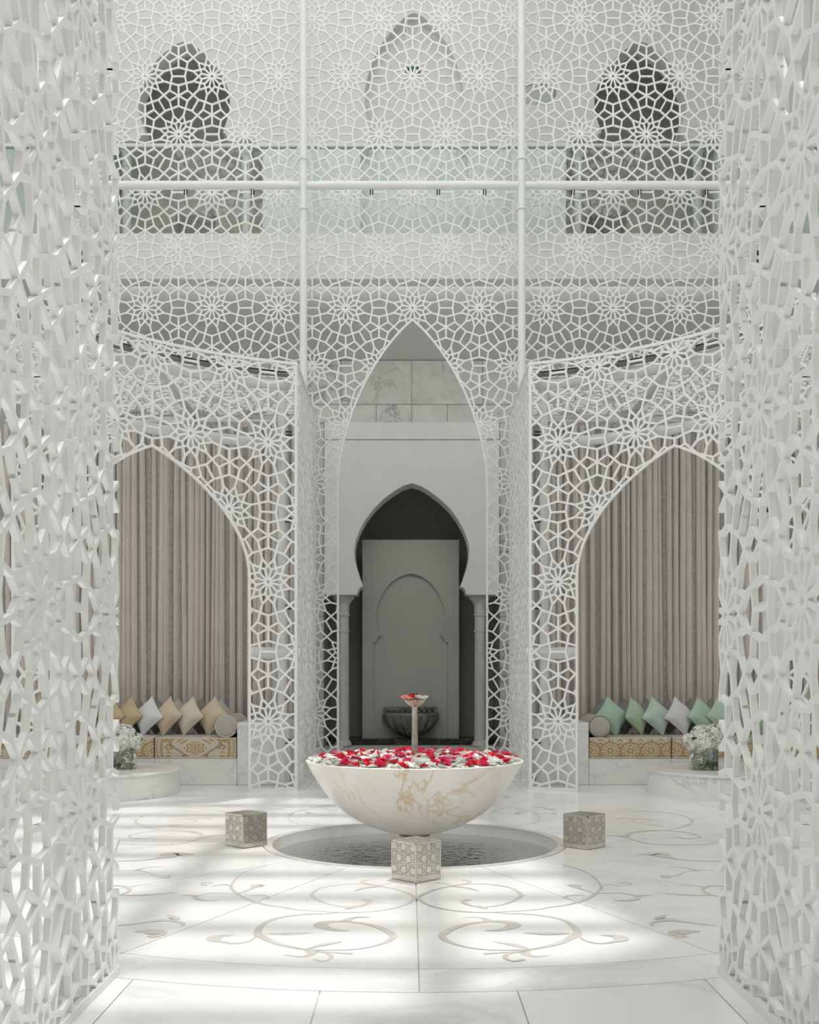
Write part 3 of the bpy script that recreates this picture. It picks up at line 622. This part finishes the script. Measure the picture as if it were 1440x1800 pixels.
part('dish_rim', MB().lathe([(.322, 11.475), (.335, 11.48), (.335, 11.495), (.322, 11.5)], 2.2, 18.7, 32), 'grey', ld, True)
part('hanger', MB().tube([(2.2, 18.7, 11.57), (2.2, 18.7, 15)], .008, 6), 'steel', ld)

# ================================================================ ALCOVES
def damask(u, v, asp, var):
    x = abs(u - .5) * (2.75 if var == 0 else 3.4); y = v - .5; cream, gold, dark, pale = (.60, .55, .48), (.47, .30, .125), (.22, .175, .13), (.66, .62, .56)
    if v > .965 or v < .035: return (.50, .42, .30)
    r = math.hypot(x, y * 1.1); ph = math.atan2(y, x)
    if var == 0:
        sc_ = .36 + .03 * math.cos(10 * ph)
        if r < sc_: return pale if math.sin(40 * r + 2.6 * math.cos(6 * ph)) > .45 else gold
        if r < sc_ + .035: return pale
        og = .60 + .24 * math.sin(math.pi * (y * 1.5 + .1)); d = abs(x - og)
        if d < .05: return gold if d < .03 else dark
        fx, fy = x - .90, y - .06; f_ = math.hypot(fx, fy); fa = math.atan2(fy, fx)
        if f_ < .14 + .035 * math.cos(5 * fa): return pale if f_ < .05 else (dark if f_ < .065 else gold)
        if abs(fx) * 1.3 + abs(y + .32) < .2: return gold if math.sin(30 * y + 18 * abs(fx)) > -.4 else pale
        if ((x - .42) / .2) ** 2 + ((y - .33) / .13) ** 2 < 1: return gold if math.sin(26 * x + 34 * y) > -.35 else pale
        if ((x - .33) / .13) ** 2 + ((y + .36) / .1) ** 2 < 1: return gold if math.sin(30 * x - 34 * y) > -.3 else pale
        if ((x - .98) / .12) ** 2 + ((y - .38) / .09) ** 2 < 1: return gold
        xe = x - (1.08 + .05 * math.cos(math.pi * y))
        if -.06 < xe < 0: return gold if math.sin(52 * y) > -.3 else cream
        if 0 <= xe < .02: return dark
        if xe >= .02: return gold if (xe * 8) % 1 < .5 and math.sin(70 * y + 40 * xe) > -.6 else ((.55, .45, .31) if math.sin(48 * y) > .2 else cream)
    else:
        c = (x + .42) % .84 - .42; r2 = math.hypot(c, y + .12); a2 = math.atan2(y + .12, c)
        if abs(r2 - .40) < .045: return dark if abs(r2 - .40) > .034 else gold
        if abs(r2 - .27) < .055: return gold if math.sin(14 * a2) > -.5 else pale
        if r2 < .16 + .035 * math.cos(6 * a2): return pale if r2 < .05 else gold
        d = abs(abs(c) - .42)
        if y > .05 and d * 1.2 + abs(y - .27) < .22: return gold if math.sin(34 * y + 20 * d) > -.45 else pale
        if y > .3 and abs(c) < .13 and abs(y - .4) < .06: return gold if math.sin(40 * c) > -.5 else pale
        if r2 > .45 and y < -.2 and d < .14 and d + abs(y + .36) < .16: return gold
    return cream
def seat_cushion(x0, x1, y0, y1, z0, z1, var, label, group):
    t = thing('seat_cushion', ((x0 + x1) / 2, (y0 + y1) / 2, z0), label, 'cushion', group)
    mb = MB(); mb.c = []; nx, nz = 130, 44; W = x1 - x0; Hh = z1 - z0; b = .035
    for j in range(nz + 1):
        for i in range(nx + 1):
            u, v = i / nx, j / nz; bx = min(u, 1 - u) * W; bz = min(v, 1 - v) * Hh; d = min(bx, bz)
            inset = b * (1 - math.sqrt(max(0, 1 - max(0, 1 - d / b) ** 2))) if d < b else -.006 * math.sin(math.pi * u) * math.sin(math.pi * v)
            mb.v.append((x0 + u * W, y0 + inset, z0 + v * Hh + .006 * math.sin(u * 9 + x0 * 3) * v)); mb.c.append(damask(u, v, W / Hh, var))
    for j in range(nz):
        for i in range(nx): a = j * (nx + 1) + i; mb.f.append((a, a + 1, a + nx + 2, a + nx + 1))
    part('front_panel', mb, 'damask', t, 'all')
    tp = MB(); n = 16; m_ = 8
    for j in range(m_ + 1):
        for i in range(n + 1):
            u, v = i / n, j / m_; tp.v.append((x0 + u * W, y0 + b * .8 + v * (y1 - y0 - b), z1 - .002 + .012 * math.sin(math.pi * u) * math.sin(math.pi * min(1, v * 1.4))))
    for j in range(m_):
        for i in range(n): a = j * (n + 1) + i; tp.f.append((a, a + 1, a + n + 2, a + n + 1))
    tp.box(x0 + .01, x1 - .01, y0 + b, y1, z0, z1 - .02); part('top_panel', tp, 'taupe', t)
    part('piping', MB().tube([(x0 + .01, y0 + .008, z1 - .006), (x1 - .01, y0 + .008, z1 - .006)], .008, 6).tube([(x0 + .01, y0 + .008, z0 + .008), (x1 - .01, y0 + .008, z0 + .008)], .008, 6), 'piping', t)
def pillow_mesh(h=.205, th=.105, n=14):
    mb = MB()
    def pt(i, j, sg):
        a, b = 2 * i / n - 1, 2 * j / n - 1
        ed = (1 - abs(a) ** 2.2) * (1 - abs(b) ** 2.2); t = th * ed ** .55
        x = a * h * (1 - .10 * (1 - b * b)); z = b * h * (1 - .10 * (1 - a * a))
        t *= 1 + .05 * math.sin(9 * a + 5 * b) * (1 - ed)
        c = math.sqrt(.5); return ((x - z) * c, sg * t, (x + z) * c)
    for sg in (-1, 1):
        o = len(mb.v)
        for j in range(n + 1):
            for i in range(n + 1): mb.v.append(pt(i, j, sg))
        for j in range(n):
            for i in range(n):
                a = o + j * (n + 1) + i; f = (a, a + 1, a + n + 2, a + n + 1); mb.f.append(f if sg < 0 else f[::-1])
    pp = MB(); ring = [(i, 0) for i in range(n)] + [(n, j) for j in range(n)] + [(i, n) for i in range(n, 0, -1)] + [(0, j) for j in range(n, 0, -1)]
    pp.tube([pt(i, j, 0) for i, j in ring], .006, 6, True)
    return mb, pp
PM, PP = pillow_mesh(); pme = {}
def pillow(x, y, z, yaw, tilt, m, label, roll=0, sc_=1.0, group=None):
    if m not in pme: pme[m] = (mesh('cover', PM, m, 'all'), mesh('piping', PP, m, 'all'))
    t = thing('throw_pillow', (x, y, z + .272 * sc_ * math.cos(tilt)), label, 'pillow', group, (-tilt, roll, yaw)); t.scale = (sc_,) * 3
    for nme, me in zip(('cover', 'piping'), pme[m]): inst(nme, me, t, ORG[t.name])
def curtain(x0, x1, y, z0, z1, m, label, seed):
    rnd = random.Random(seed); mb = MB(); sh_ = MB(); W = abs(x1 - x0); sg = 1 if x1 > x0 else -1; x = 0.0; nz = 8
    t = thing('curtain', ((x0 + x1) / 2, y, z0), label, 'curtain')
    while x < W - .06:                       # one convex fold after the other, some close together, some with the lining between
        wd = rnd.uniform(.065, .10); dep = rnd.uniform(.07, .11); lean = rnd.uniform(-.03, .03); i0 = len(mb.v); n = 9
        for kz in range(nz + 1):
            v = kz / nz
            for k in range(n + 1):
                q = k / n; xx = x + wd * (q + .12 * math.sin(2 * math.pi * q)) * (1 - .12 * v) + lean * v + .008 * math.sin(3 * v + x * 9)
                mb.v.append((x0 + sg * min(W, xx), y + .03 - dep * math.sin(math.pi * q) ** .8, z0 + (z1 - z0) * v))
        for kz in range(nz):
            for k in range(n): a = i0 + kz * (n + 1) + k; f = (a, a + 1, a + n + 2, a + n + 1); mb.f.append(f if sg > 0 else f[::-1])
        x += wd * rnd.choice((.9, .92, 1.0, 1.35, 1.7))
    part('drape', mb, m, t, 'all')
    n = int(W / .02)
    for kz in range(2):
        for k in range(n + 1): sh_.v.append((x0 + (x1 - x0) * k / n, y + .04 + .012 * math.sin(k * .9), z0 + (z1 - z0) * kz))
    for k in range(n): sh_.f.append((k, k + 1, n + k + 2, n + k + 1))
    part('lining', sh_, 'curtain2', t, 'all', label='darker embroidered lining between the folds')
    part('heading_tape', MB().box(min(x0, x1), max(x0, x1), y + .042, y + .06, z1 - .02, z1 + .05), m, t)
ST = .618
for sg, side in ((-1, 'left'), (1, 'right')):
    X = lambda v: AX + sg * v
    bn = thing('marble_bench', (X(3.8), 14.8, 0), 'grey veined marble bench base with end block in the %s alcove' % side, 'bench')
    def bxs(name, a, b, y0, y1, z0, z1): part(name, MB().bbox(min(X(a), X(b)), max(X(a), X(b)), y0, y1, z0, z1, .008), 'bench', bn)
    bxs('seat_base', 2.305, 3.38, 14.15, 15.45, 0, .35); bxs('seat_base', 3.385, 4.5, 14.15, 15.45, 0, .35); bxs('seat_base', 4.505, 6.2, 14.15, 15.45, 0, .35)
    bxs('end_block', 1.62, 2.30, 14.15, 15.45, 0, .82)
    for i, (a, b) in enumerate(((2.31, 3.385), (3.395, 4.47), (4.48, 5.6))):
        wh = ('nearest the arch leg', 'second from the arch leg', 'farthest from the arch leg')[i]
        seat_cushion(min(X(a), X(b)), max(X(a), X(b)), 14.14, 15.2, .35, ST, 0 if (side == 'left' and i != 1) else 1, 'gold and cream damask seat cushion of the %s bench, %s' % (side, wh), 'damask seat cushions')
    bl = thing('bolster', (X(2.455), 14.6, ST), 'taupe silk bolster at the end of the %s bench beside the marble block' % side, 'pillow')
    part('cover', MB().tube([(X(2.455), 14.2, ST + .145), (X(2.455), 15.1, ST + .145)], .14, 24, caps=False), 'taupe', bl, 'all')
    for yy, s_ in ((14.2, -1), (15.1, 1)):
        e = MB(); prof = [(0.001, .03), (.06, .027), (.1, .018), (.125, .008), (.14, 0)]
        for r, d in prof:
            for j in range(24): e.v.append((X(2.455) + r * math.cos(j * math.pi / 12), yy + s_ * d, ST + .145 + r * math.sin(j * math.pi / 12)))
        for k in range(4):
            for j in range(24): e.f.append((k * 24 + j, k * 24 + (j + 1) % 24, k * 24 + 24 + (j + 1) % 24, k * 24 + 24 + j))
        part('end_cap', e, 'taupe', bl, 'all')
        part('piping', MB().tube([(X(2.455) + .14 * math.cos(j * math.pi / 14), yy, ST + .145 + .14 * math.sin(j * math.pi / 14)) for j in range(28)], .008, 6, True), 'piping' if side == 'left' else 'dgrey', bl, 'all')
    curtain(X(1.56), X(2.72), 15.66, .05, 5.06, 'curtain', 'greige silk curtain hanging next to the passage in the %s alcove' % side, 3 + sg)
    curtain(X(2.72), X(3.98), 15.66, .05, 5.06, 'curtain', 'greige silk curtain with embroidered lining in the middle of the %s alcove' % side, 11 + sg)
    curtain(X(3.98), X(5.9), 15.66, .05, 5.06, 'curtain', 'greige silk curtain at the outer end of the %s alcove' % side, 21 + sg)
    solo('curtain_rail', MB().tube([(X(1.56), 15.66, 5.12), (X(5.9), 15.66, 5.12)], .02, 8), 'steel', (X(3.7), 15.66, 5.12), 'thin white rail carrying the curtains of the %s alcove' % side, 'rail')
PY = 14.93
def pxp(x): return (x - 720) * (PY / 1900)
for (x, yaw, m, lab) in ((192, -.5, 'gold', 'gold silk pillow mostly behind the near left lattice'), (224, -.55, 'gold', 'deep gold pillow left of the white one on the left bench'), (259, -.5, 'paleblue', 'white silk pillow among the gold ones on the left bench'),
                         (293, -.52, 'sand', 'sand coloured pillow right of the white pillow on the left bench'), (331, -.58, 'cream', 'cream pillow second from the left bolster'), (372, -.42, 'sand', 'sand pillow nearest the left bolster'),
                         (150, -.7, 'gold', 'gold pillow at the far left seen through the near lattice'), (60, -.5, 'gold', 'leftmost gold pillow seen through the lattice')):
    pillow(pxp(x), PY, ST - .005, yaw, .33, m, lab, random.uniform(-.06, .06))
for (x, yaw, m, lab) in ((1076, .35, 'mint', 'green silk pillow nearest the right bolster'), (1119, .8, 'mint3', 'sage green pillow second from the right bolster'), (1156, .52, 'mint2', 'pale green pillow left of the lilac white one'),
                         (1196, .5, 'lilac', 'pale lilac white pillow among the green ones on the right bench'), (1235, .55, 'mint', 'green pillow right of the lilac white one'), (1269, .5, 'mint2', 'mint pillow half hidden behind the edge of the near right lattice'),
                         (1330, .5, 'mint3', 'green pillow seen through the near right lattice'), (1385, .5, 'mint', 'rightmost green pillow seen through the lattice')):
    pillow(pxp(x), PY, ST - .005, yaw, .33, m, lab, random.uniform(-.06, .06))
for i, x in enumerate((195, 242, 275, 312, 352, 386)):
    pillow((x - 720) * 15.2 / 1900, 15.22, ST - .01, .1, .28, 'taupe' if i in (3, 5) else 'dgrey', 'grey pillow in the left back row, ' + ('behind the pillow at the lattice edge', 'behind the gap left of the white pillow', 'behind the gap right of the white pillow', 'between the sand and the cream pillow', 'between the cream pillow and the last sand pillow', 'nearest the bolster')[i], 0, .93, 'grey back row pillows left')
for i, x in enumerate((1060, 1098, 1138, 1176, 1216, 1252)):
    pillow((x - 720) * 15.2 / 1900, 15.22, ST - .01, -.1, .28, 'dgrey', 'dark grey pillow in the right back row, ' + ('nearest the bolster', 'between the two leftmost green pillows', 'left of the pale green pillow', 'between the pale green and lilac pillow', 'right of the lilac white pillow', 'at the edge of the near lattice')[i], 0, .93, 'grey back row pillows right')
# round tables with vases
def petals(mb, c, r, n, rnd, size, up=.2):
    for _ in range(n):
        d = Vector((rnd.gauss(0, 1), rnd.gauss(0, 1), rnd.gauss(0, 1) + up)).normalized(); p = Vector(c) + d * r * rnd.uniform(.85, 1.05)
        a = d.orthogonal().normalized(); b = d.cross(a); t0 = rnd.uniform(0, 6.28)
        for k in range(4):
            t = t0 + k * math.pi / 2; e = a * math.cos(t) + b * math.sin(t); f = a * -math.sin(t) + b * math.cos(t)
            i = len(mb.v); mb.v += [tuple(p), tuple(p + (e + f * .55) * size * .6 + d * size * .25), tuple(p + e * size * 1.05 + d * size * .15), tuple(p + (e - f * .55) * size * .6 + d * size * .25)]
            mb.f.append((i, i + 1, i + 2, i + 3))
rnd = random.Random(5)
for sg, side in ((-1, 'left'), (1, 'right')):
    tx, ty = AX + sg * 3.85, 13.14
    t = thing('round_table', (tx, ty, 0), 'low round white marble table in front of the %s bench' % side, 'table')
    part('drum', MB().lathe([(.0, .0), (.985, 0), (.985, .272), (.0, .272)], tx, ty, 72), 'bench', t, True)
    part('table_top', MB().lathe([(0, .272), (1.0, .272), (1.003, .276), (1.003, .293), (.998, .298), (0, .298)], tx, ty, 72), 'bench', t, True)
    vx, vy = (3.55, 13.06) if sg > 0 else (-3.50, 13.2); z0 = .298; h_, q = .25, .142
    v = thing('square_vase', (vx, vy, z0), 'square glass vase on the %s round table' % side, 'vase')
    g = MB()
    for i in range(2):
        e = q - i * .012
        for (a, b) in (((-e, -e), (e, -e)), ((e, -e), (e, e)), ((e, e), (-e, e)), ((-e, e), (-e, -e))):
            g.quad((vx + a[0], vy + a[1], z0 + .012 * i), (vx + b[0], vy + b[1], z0 + .012 * i), (vx + b[0], vy + b[1], z0 + h_), (vx + a[0], vy + a[1], z0 + h_))
    g.quad((vx - q, vy - q, z0 + .001), (vx + q, vy - q, z0 + .001), (vx + q, vy + q, z0 + .001), (vx - q, vy + q, z0 + .001))
    part('glass_wall', g, 'glass', v)
    bq = thing('flower_bouquet', (vx, vy, z0 + .02), 'full white hydrangea bouquet in the glass vase of the %s table' % side, 'flowers')
    heads = [(0, 0, .20, .12), (-.07, -.04, .12, .10), (.07, .03, .13, .09), (-.10, 0, .32, .12), (.10, .02, .33, .12), (0, -.07, .33, .12), (.02, .08, .40, .13), (.12, .0, .45, .10), (-.04, 0, .42, .11), (.17, .03, .40, .08), (-.17, .0, .36, .07)]
    if sg < 0: heads = [(-x, y, z, r) for x, y, z, r in heads]
    for (x, y, z, r) in heads:
        hm = MB(); petals(hm, (vx + x, vy + y, z0 + z), r, int(900 * r), rnd, .034)
        hm.lathe([(.001, z0 + z - r * .75), (r * .6, z0 + z - r * .5), (r * .78, z0 + z), (r * .6, z0 + z + r * .5), (.001, z0 + z + r * .75)], vx + x, vy + y, 10)
        part('flower_head', hm, 'wpetal', bq)
    lf = MB(); stm = MB()
    for k in range(16):
        x, y, z = rnd.uniform(-.12, .12), rnd.uniform(-.12, -.02), rnd.uniform(.03, .1) if k < 10 else rnd.uniform(.25, .42); a = rnd.uniform(0, 6.28); l = .045
        c, s_ = math.cos(a) * l, math.sin(a) * l
        if k >= 10: x *= 1.5
        lf.quad((vx + x - c, vy + y, z0 + z - s_), (vx + x - s_ * .5, vy + y - .01, z0 + z + c * .5), (vx + x + c, vy + y, z0 + z + s_), (vx + x + s_ * .5, vy + y + .01, z0 + z - c * .5))
        if k < 8: stm.tube([(vx + x * .6, vy + y * .6, z0 + .02), (vx + x, vy + y, z0 + .16)], .006, 6)
    part('leaf_cluster', lf, 'leaf', bq, kind='stuff'); part('stem_bundle', stm, 'stem', bq)

# ================================================================ FOUNTAIN
fo = thing('fountain_bowl', (AX, CY, -.185), 'wide cream onyx fountain bowl with amber veins on a slim foot', 'fountain')
prof = [(.0, .10), (.13, .11), (.25, .135), (.404, .183), (.50, .232), (.587, .284), (.66, .34), (.726, .40), (.79, .475), (.846, .553), (.895, .63), (.935, .70), (.938, .709), (.93, .714), (.905, .713), (.895, .705), (.86, .64), (.6, .52), (.0, .5)]
rib = lambda t, z: 1 + (.012 * abs(math.sin(9 * t)) * max(0, 1 - z / .5) if z < .5 else 0)
prof = [(r, .714 - (.714 - z) * 1.06 if r else z) for r, z in prof]
part('bowl', MB().lathe(prof, AX, CY, 144, rfun=rib), 'onyx', fo, 35)
part('foot', MB().lathe([(.12, .055), (.135, .06), (.14, .075), (.135, .09), (.115, .085), (.115, .09)], AX, CY, 40), 'greym', fo, True, label='dark stone foot ring')
part('pedestal', MB().lathe([(.2, -.185), (.2, -.15), (.12, -.1), (.11, .0), (.12, .06)], AX, CY, 32), 'onyx', fo, True)
sp = thing('spout', (AX, CY, .5), 'slender silvery bronze spout with a small cup rising from the bowl', 'spout')
part('pipe', MB().lathe([(.034, .5), (.032, .74), (.026, .95), (.024, 1.165), (.028, 1.175)], AX, CY, 16, rfun=lambda t, z: 1 + .05 * math.sin(6 * t)), 'bronze', sp, True)
part('cup', MB().lathe([(.02, 1.165), (.04, 1.178), (.07, 1.2), (.092, 1.222), (.096, 1.228), (.088, 1.228), (.06, 1.205), (.001, 1.195)], AX, CY, 28), 'bronze', sp, True)
def rose_mesh(seed, m, layers=((3, .25, 1.25), (5, .5, .9), (7, .85, .45))):
    r_ = random.Random(seed); mb = MB()
    for n, rad, el in layers:
        off = r_.uniform(0, 6.28)
        for k in range(n):
            t = off + 2 * math.pi * k / n + r_.uniform(-.2, .2); e = el + r_.uniform(-.2, .2); wd = rad * .75 + .2
            o = Vector((math.cos(t), math.sin(t), 0)); s_ = Vector((-math.sin(t), math.cos(t), 0)); up = Vector((0, 0, 1)); d = o * math.cos(e) + up * math.sin(e)
            base = o * rad * .15; i = len(mb.v)
            for v, ww, cup in ((0, .25, 0), (.55, 1, -.10), (1, .7, .06)):
                for u in (-1, 0, 1):
                    p = base + d * rad * v + s_ * u * wd * ww * .5 + up * (.12 * abs(u) + cup) * .5 - o * .1 * abs(u)
                    mb.v.append(tuple(p * .055))
            for j in range(2):
                for u in range(2): a = i + j * 3 + u; mb.f.append((a, a + 1, a + 4, a + 3))
    return mesh('blossom', mb, m, 'all')
reds = [rose_mesh(k, 'red') for k in range(3)] + [rose_mesh(9, 'pink')]
whites = [rose_mesh(20 + k, 'wpetal', ((4, .4, 1.0), (6, .7, .6), (8, .95, .25))) for k in range(3)]
base = MB()
for k in range(2600):
    a, r = rnd.uniform(0, 6.28), .9 * math.sqrt(rnd.random()); z = .700 + .03 * (1 - (r / .9) ** 2) + rnd.uniform(-.01, .012)
    t = rnd.uniform(0, 6.28); l = rnd.uniform(.016, .03); c, s_ = math.cos(t) * l, math.sin(t) * l; x, y = AX + r * math.cos(a), CY + r * math.sin(a); q = rnd.uniform(-.012, .014)
    base.quad((x - c, y - s_, z), (x + s_ * .7, y - c * .7, z + q), (x + c, y + s_, z + .006), (x - s_ * .7, y + c * .7, z - q))
base.lathe([(.001, .722), (.45, .715), (.895, .69)], AX, CY, 40)
pb = part('petal_bed', base, 'wpetal', None); tag(pb, 'dense bed of loose white petals filling the fountain bowl', 'petals', kind='stuff')
pos = []
def place(n, mn, lst, me_list, nm, lab, grp, zoff, s0, s1):
    tries = 0; c = 0
    while c < n and tries < 40000:
        tries += 1; a, r = rnd.uniform(0, 6.28), .885 * math.sqrt(rnd.random())
        if r < .05: continue
        p = (r * math.cos(a), r * math.sin(a))
        if any((p[0] - q[0]) ** 2 + (p[1] - q[1]) ** 2 < mn * mn for q in lst): continue
        lst.append(p); c += 1; k = rnd.uniform(s0, s1)
        o = inst(nm, rnd.choice(me_list), None, (AX + p[0], CY + p[1], .703 + .032 * (1 - (r / .9) ** 2) + zoff), (rnd.uniform(-.5, .5), rnd.uniform(-.5, .5), rnd.uniform(0, 6.28)), (k, k, k))
        tag(o, lab, 'flower', grp)
place(104, .105, pos, reds, 'red_blossom', 'small red blossom floating among the white petals in the bowl', 'red blossoms in the bowl', .014, .75, 1.2)
place(175, .06, pos, whites, 'white_blossom', 'small white blossom floating between the red ones in the bowl', 'white blossoms in the bowl', .008, .7, 1.05)
gl = MB()
for k in range(40):
    a, r = rnd.uniform(0, 6.28), .86 * math.sqrt(rnd.random()); x, y, z = AX + r * math.cos(a), CY + r * math.sin(a), .735; t = rnd.uniform(0, 6.28)
    c, s_ = math.cos(t) * .025, math.sin(t) * .025
    gl.quad((x - c, y - s_, z - .01), (x + s_ * .4, y - c * .4, z + .012), (x + c, y + s_, z + .02), (x - s_ * .4, y + c * .4, z + .01))
tag(part('leaf_scatter', gl, 'leaf', None), 'few green leaf tips scattered between the blossoms in the bowl', 'leaves', kind='stuff')
for (dx, dy, dz, m, k, lab) in ((-.052, -.03, 1.262, 'peach', 1.5, 'peach blossom in the spout cup'), (0, .0, 1.275, 'red', 1.35, 'red blossom in the middle of the spout cup'), (.05, -.03, 1.262, 'wpetal', 1.55, 'white blossom in the spout cup'), (-.02, .04, 1.29, 'leaf', 1.2, 'dark green bud at the back of the spout cup')):
    o = inst('cup_blossom', rose_mesh(40 + int(dx * 1000), m), None, (AX + dx, CY + dy, dz - .036), None, (k, k, k)); tag(o, lab, 'flower', 'blossoms in the spout cup')

# ================================================================ PIERCED LANTERN CUBES
CS, CH = .245, .275; c2 = CS / 2
fmL = lambda u, v, w_: (u, -c2 + w_, v)
pm = lattice(fmL, lambda u, v: abs(u) < c2 - .006 and .035 < v < CH - .006, -c2, c2, .035, CH, .5, .0058, .006, .092, False)
for (a, b, z0, z1) in ((-c2, -c2 + .01, 0, CH), (c2 - .01, c2, 0, CH), (-c2, c2, CH - .01, CH)): pm.box(a, b, -c2 - .004, -c2 + .004, z0, z1)
pme_side = mesh('pierced_side', pm, 'silver')
tm = lattice(lambda u, v, w_: (u, v, CH + w_), lambda u, v: abs(u) < c2 and abs(v) < c2, -c2, c2, -c2, c2, .5, .0058, .006, .092, True)
pme_top = mesh('pierced_top', tm, 'silver')
pme_base = mesh('base_band', MB().box(-c2 - .002, c2 + .002, -c2 - .002, c2 + .002, .002, .036), 'silver')
for (x, y, rz, lab) in ((.047, 7.67, .785, 'pierced silver lantern cube in front of the fountain basin'), (-1.386, 9.17, .80, 'pierced silver lantern cube left of the fountain basin'), (1.47, 9.09, .77, 'pierced silver lantern cube right of the fountain basin')):
    t = thing('lantern_cube', (x, y, .002), lab, 'lantern', None, (0, 0, rz))
    for k in range(4): o = inst('pierced_side', pme_side, t, ORG[t.name]); o.rotation_euler = (0, 0, k * math.pi / 2)
    inst('pierced_top', pme_top, t, ORG[t.name]); inst('base_band', pme_base, t, ORG[t.name])
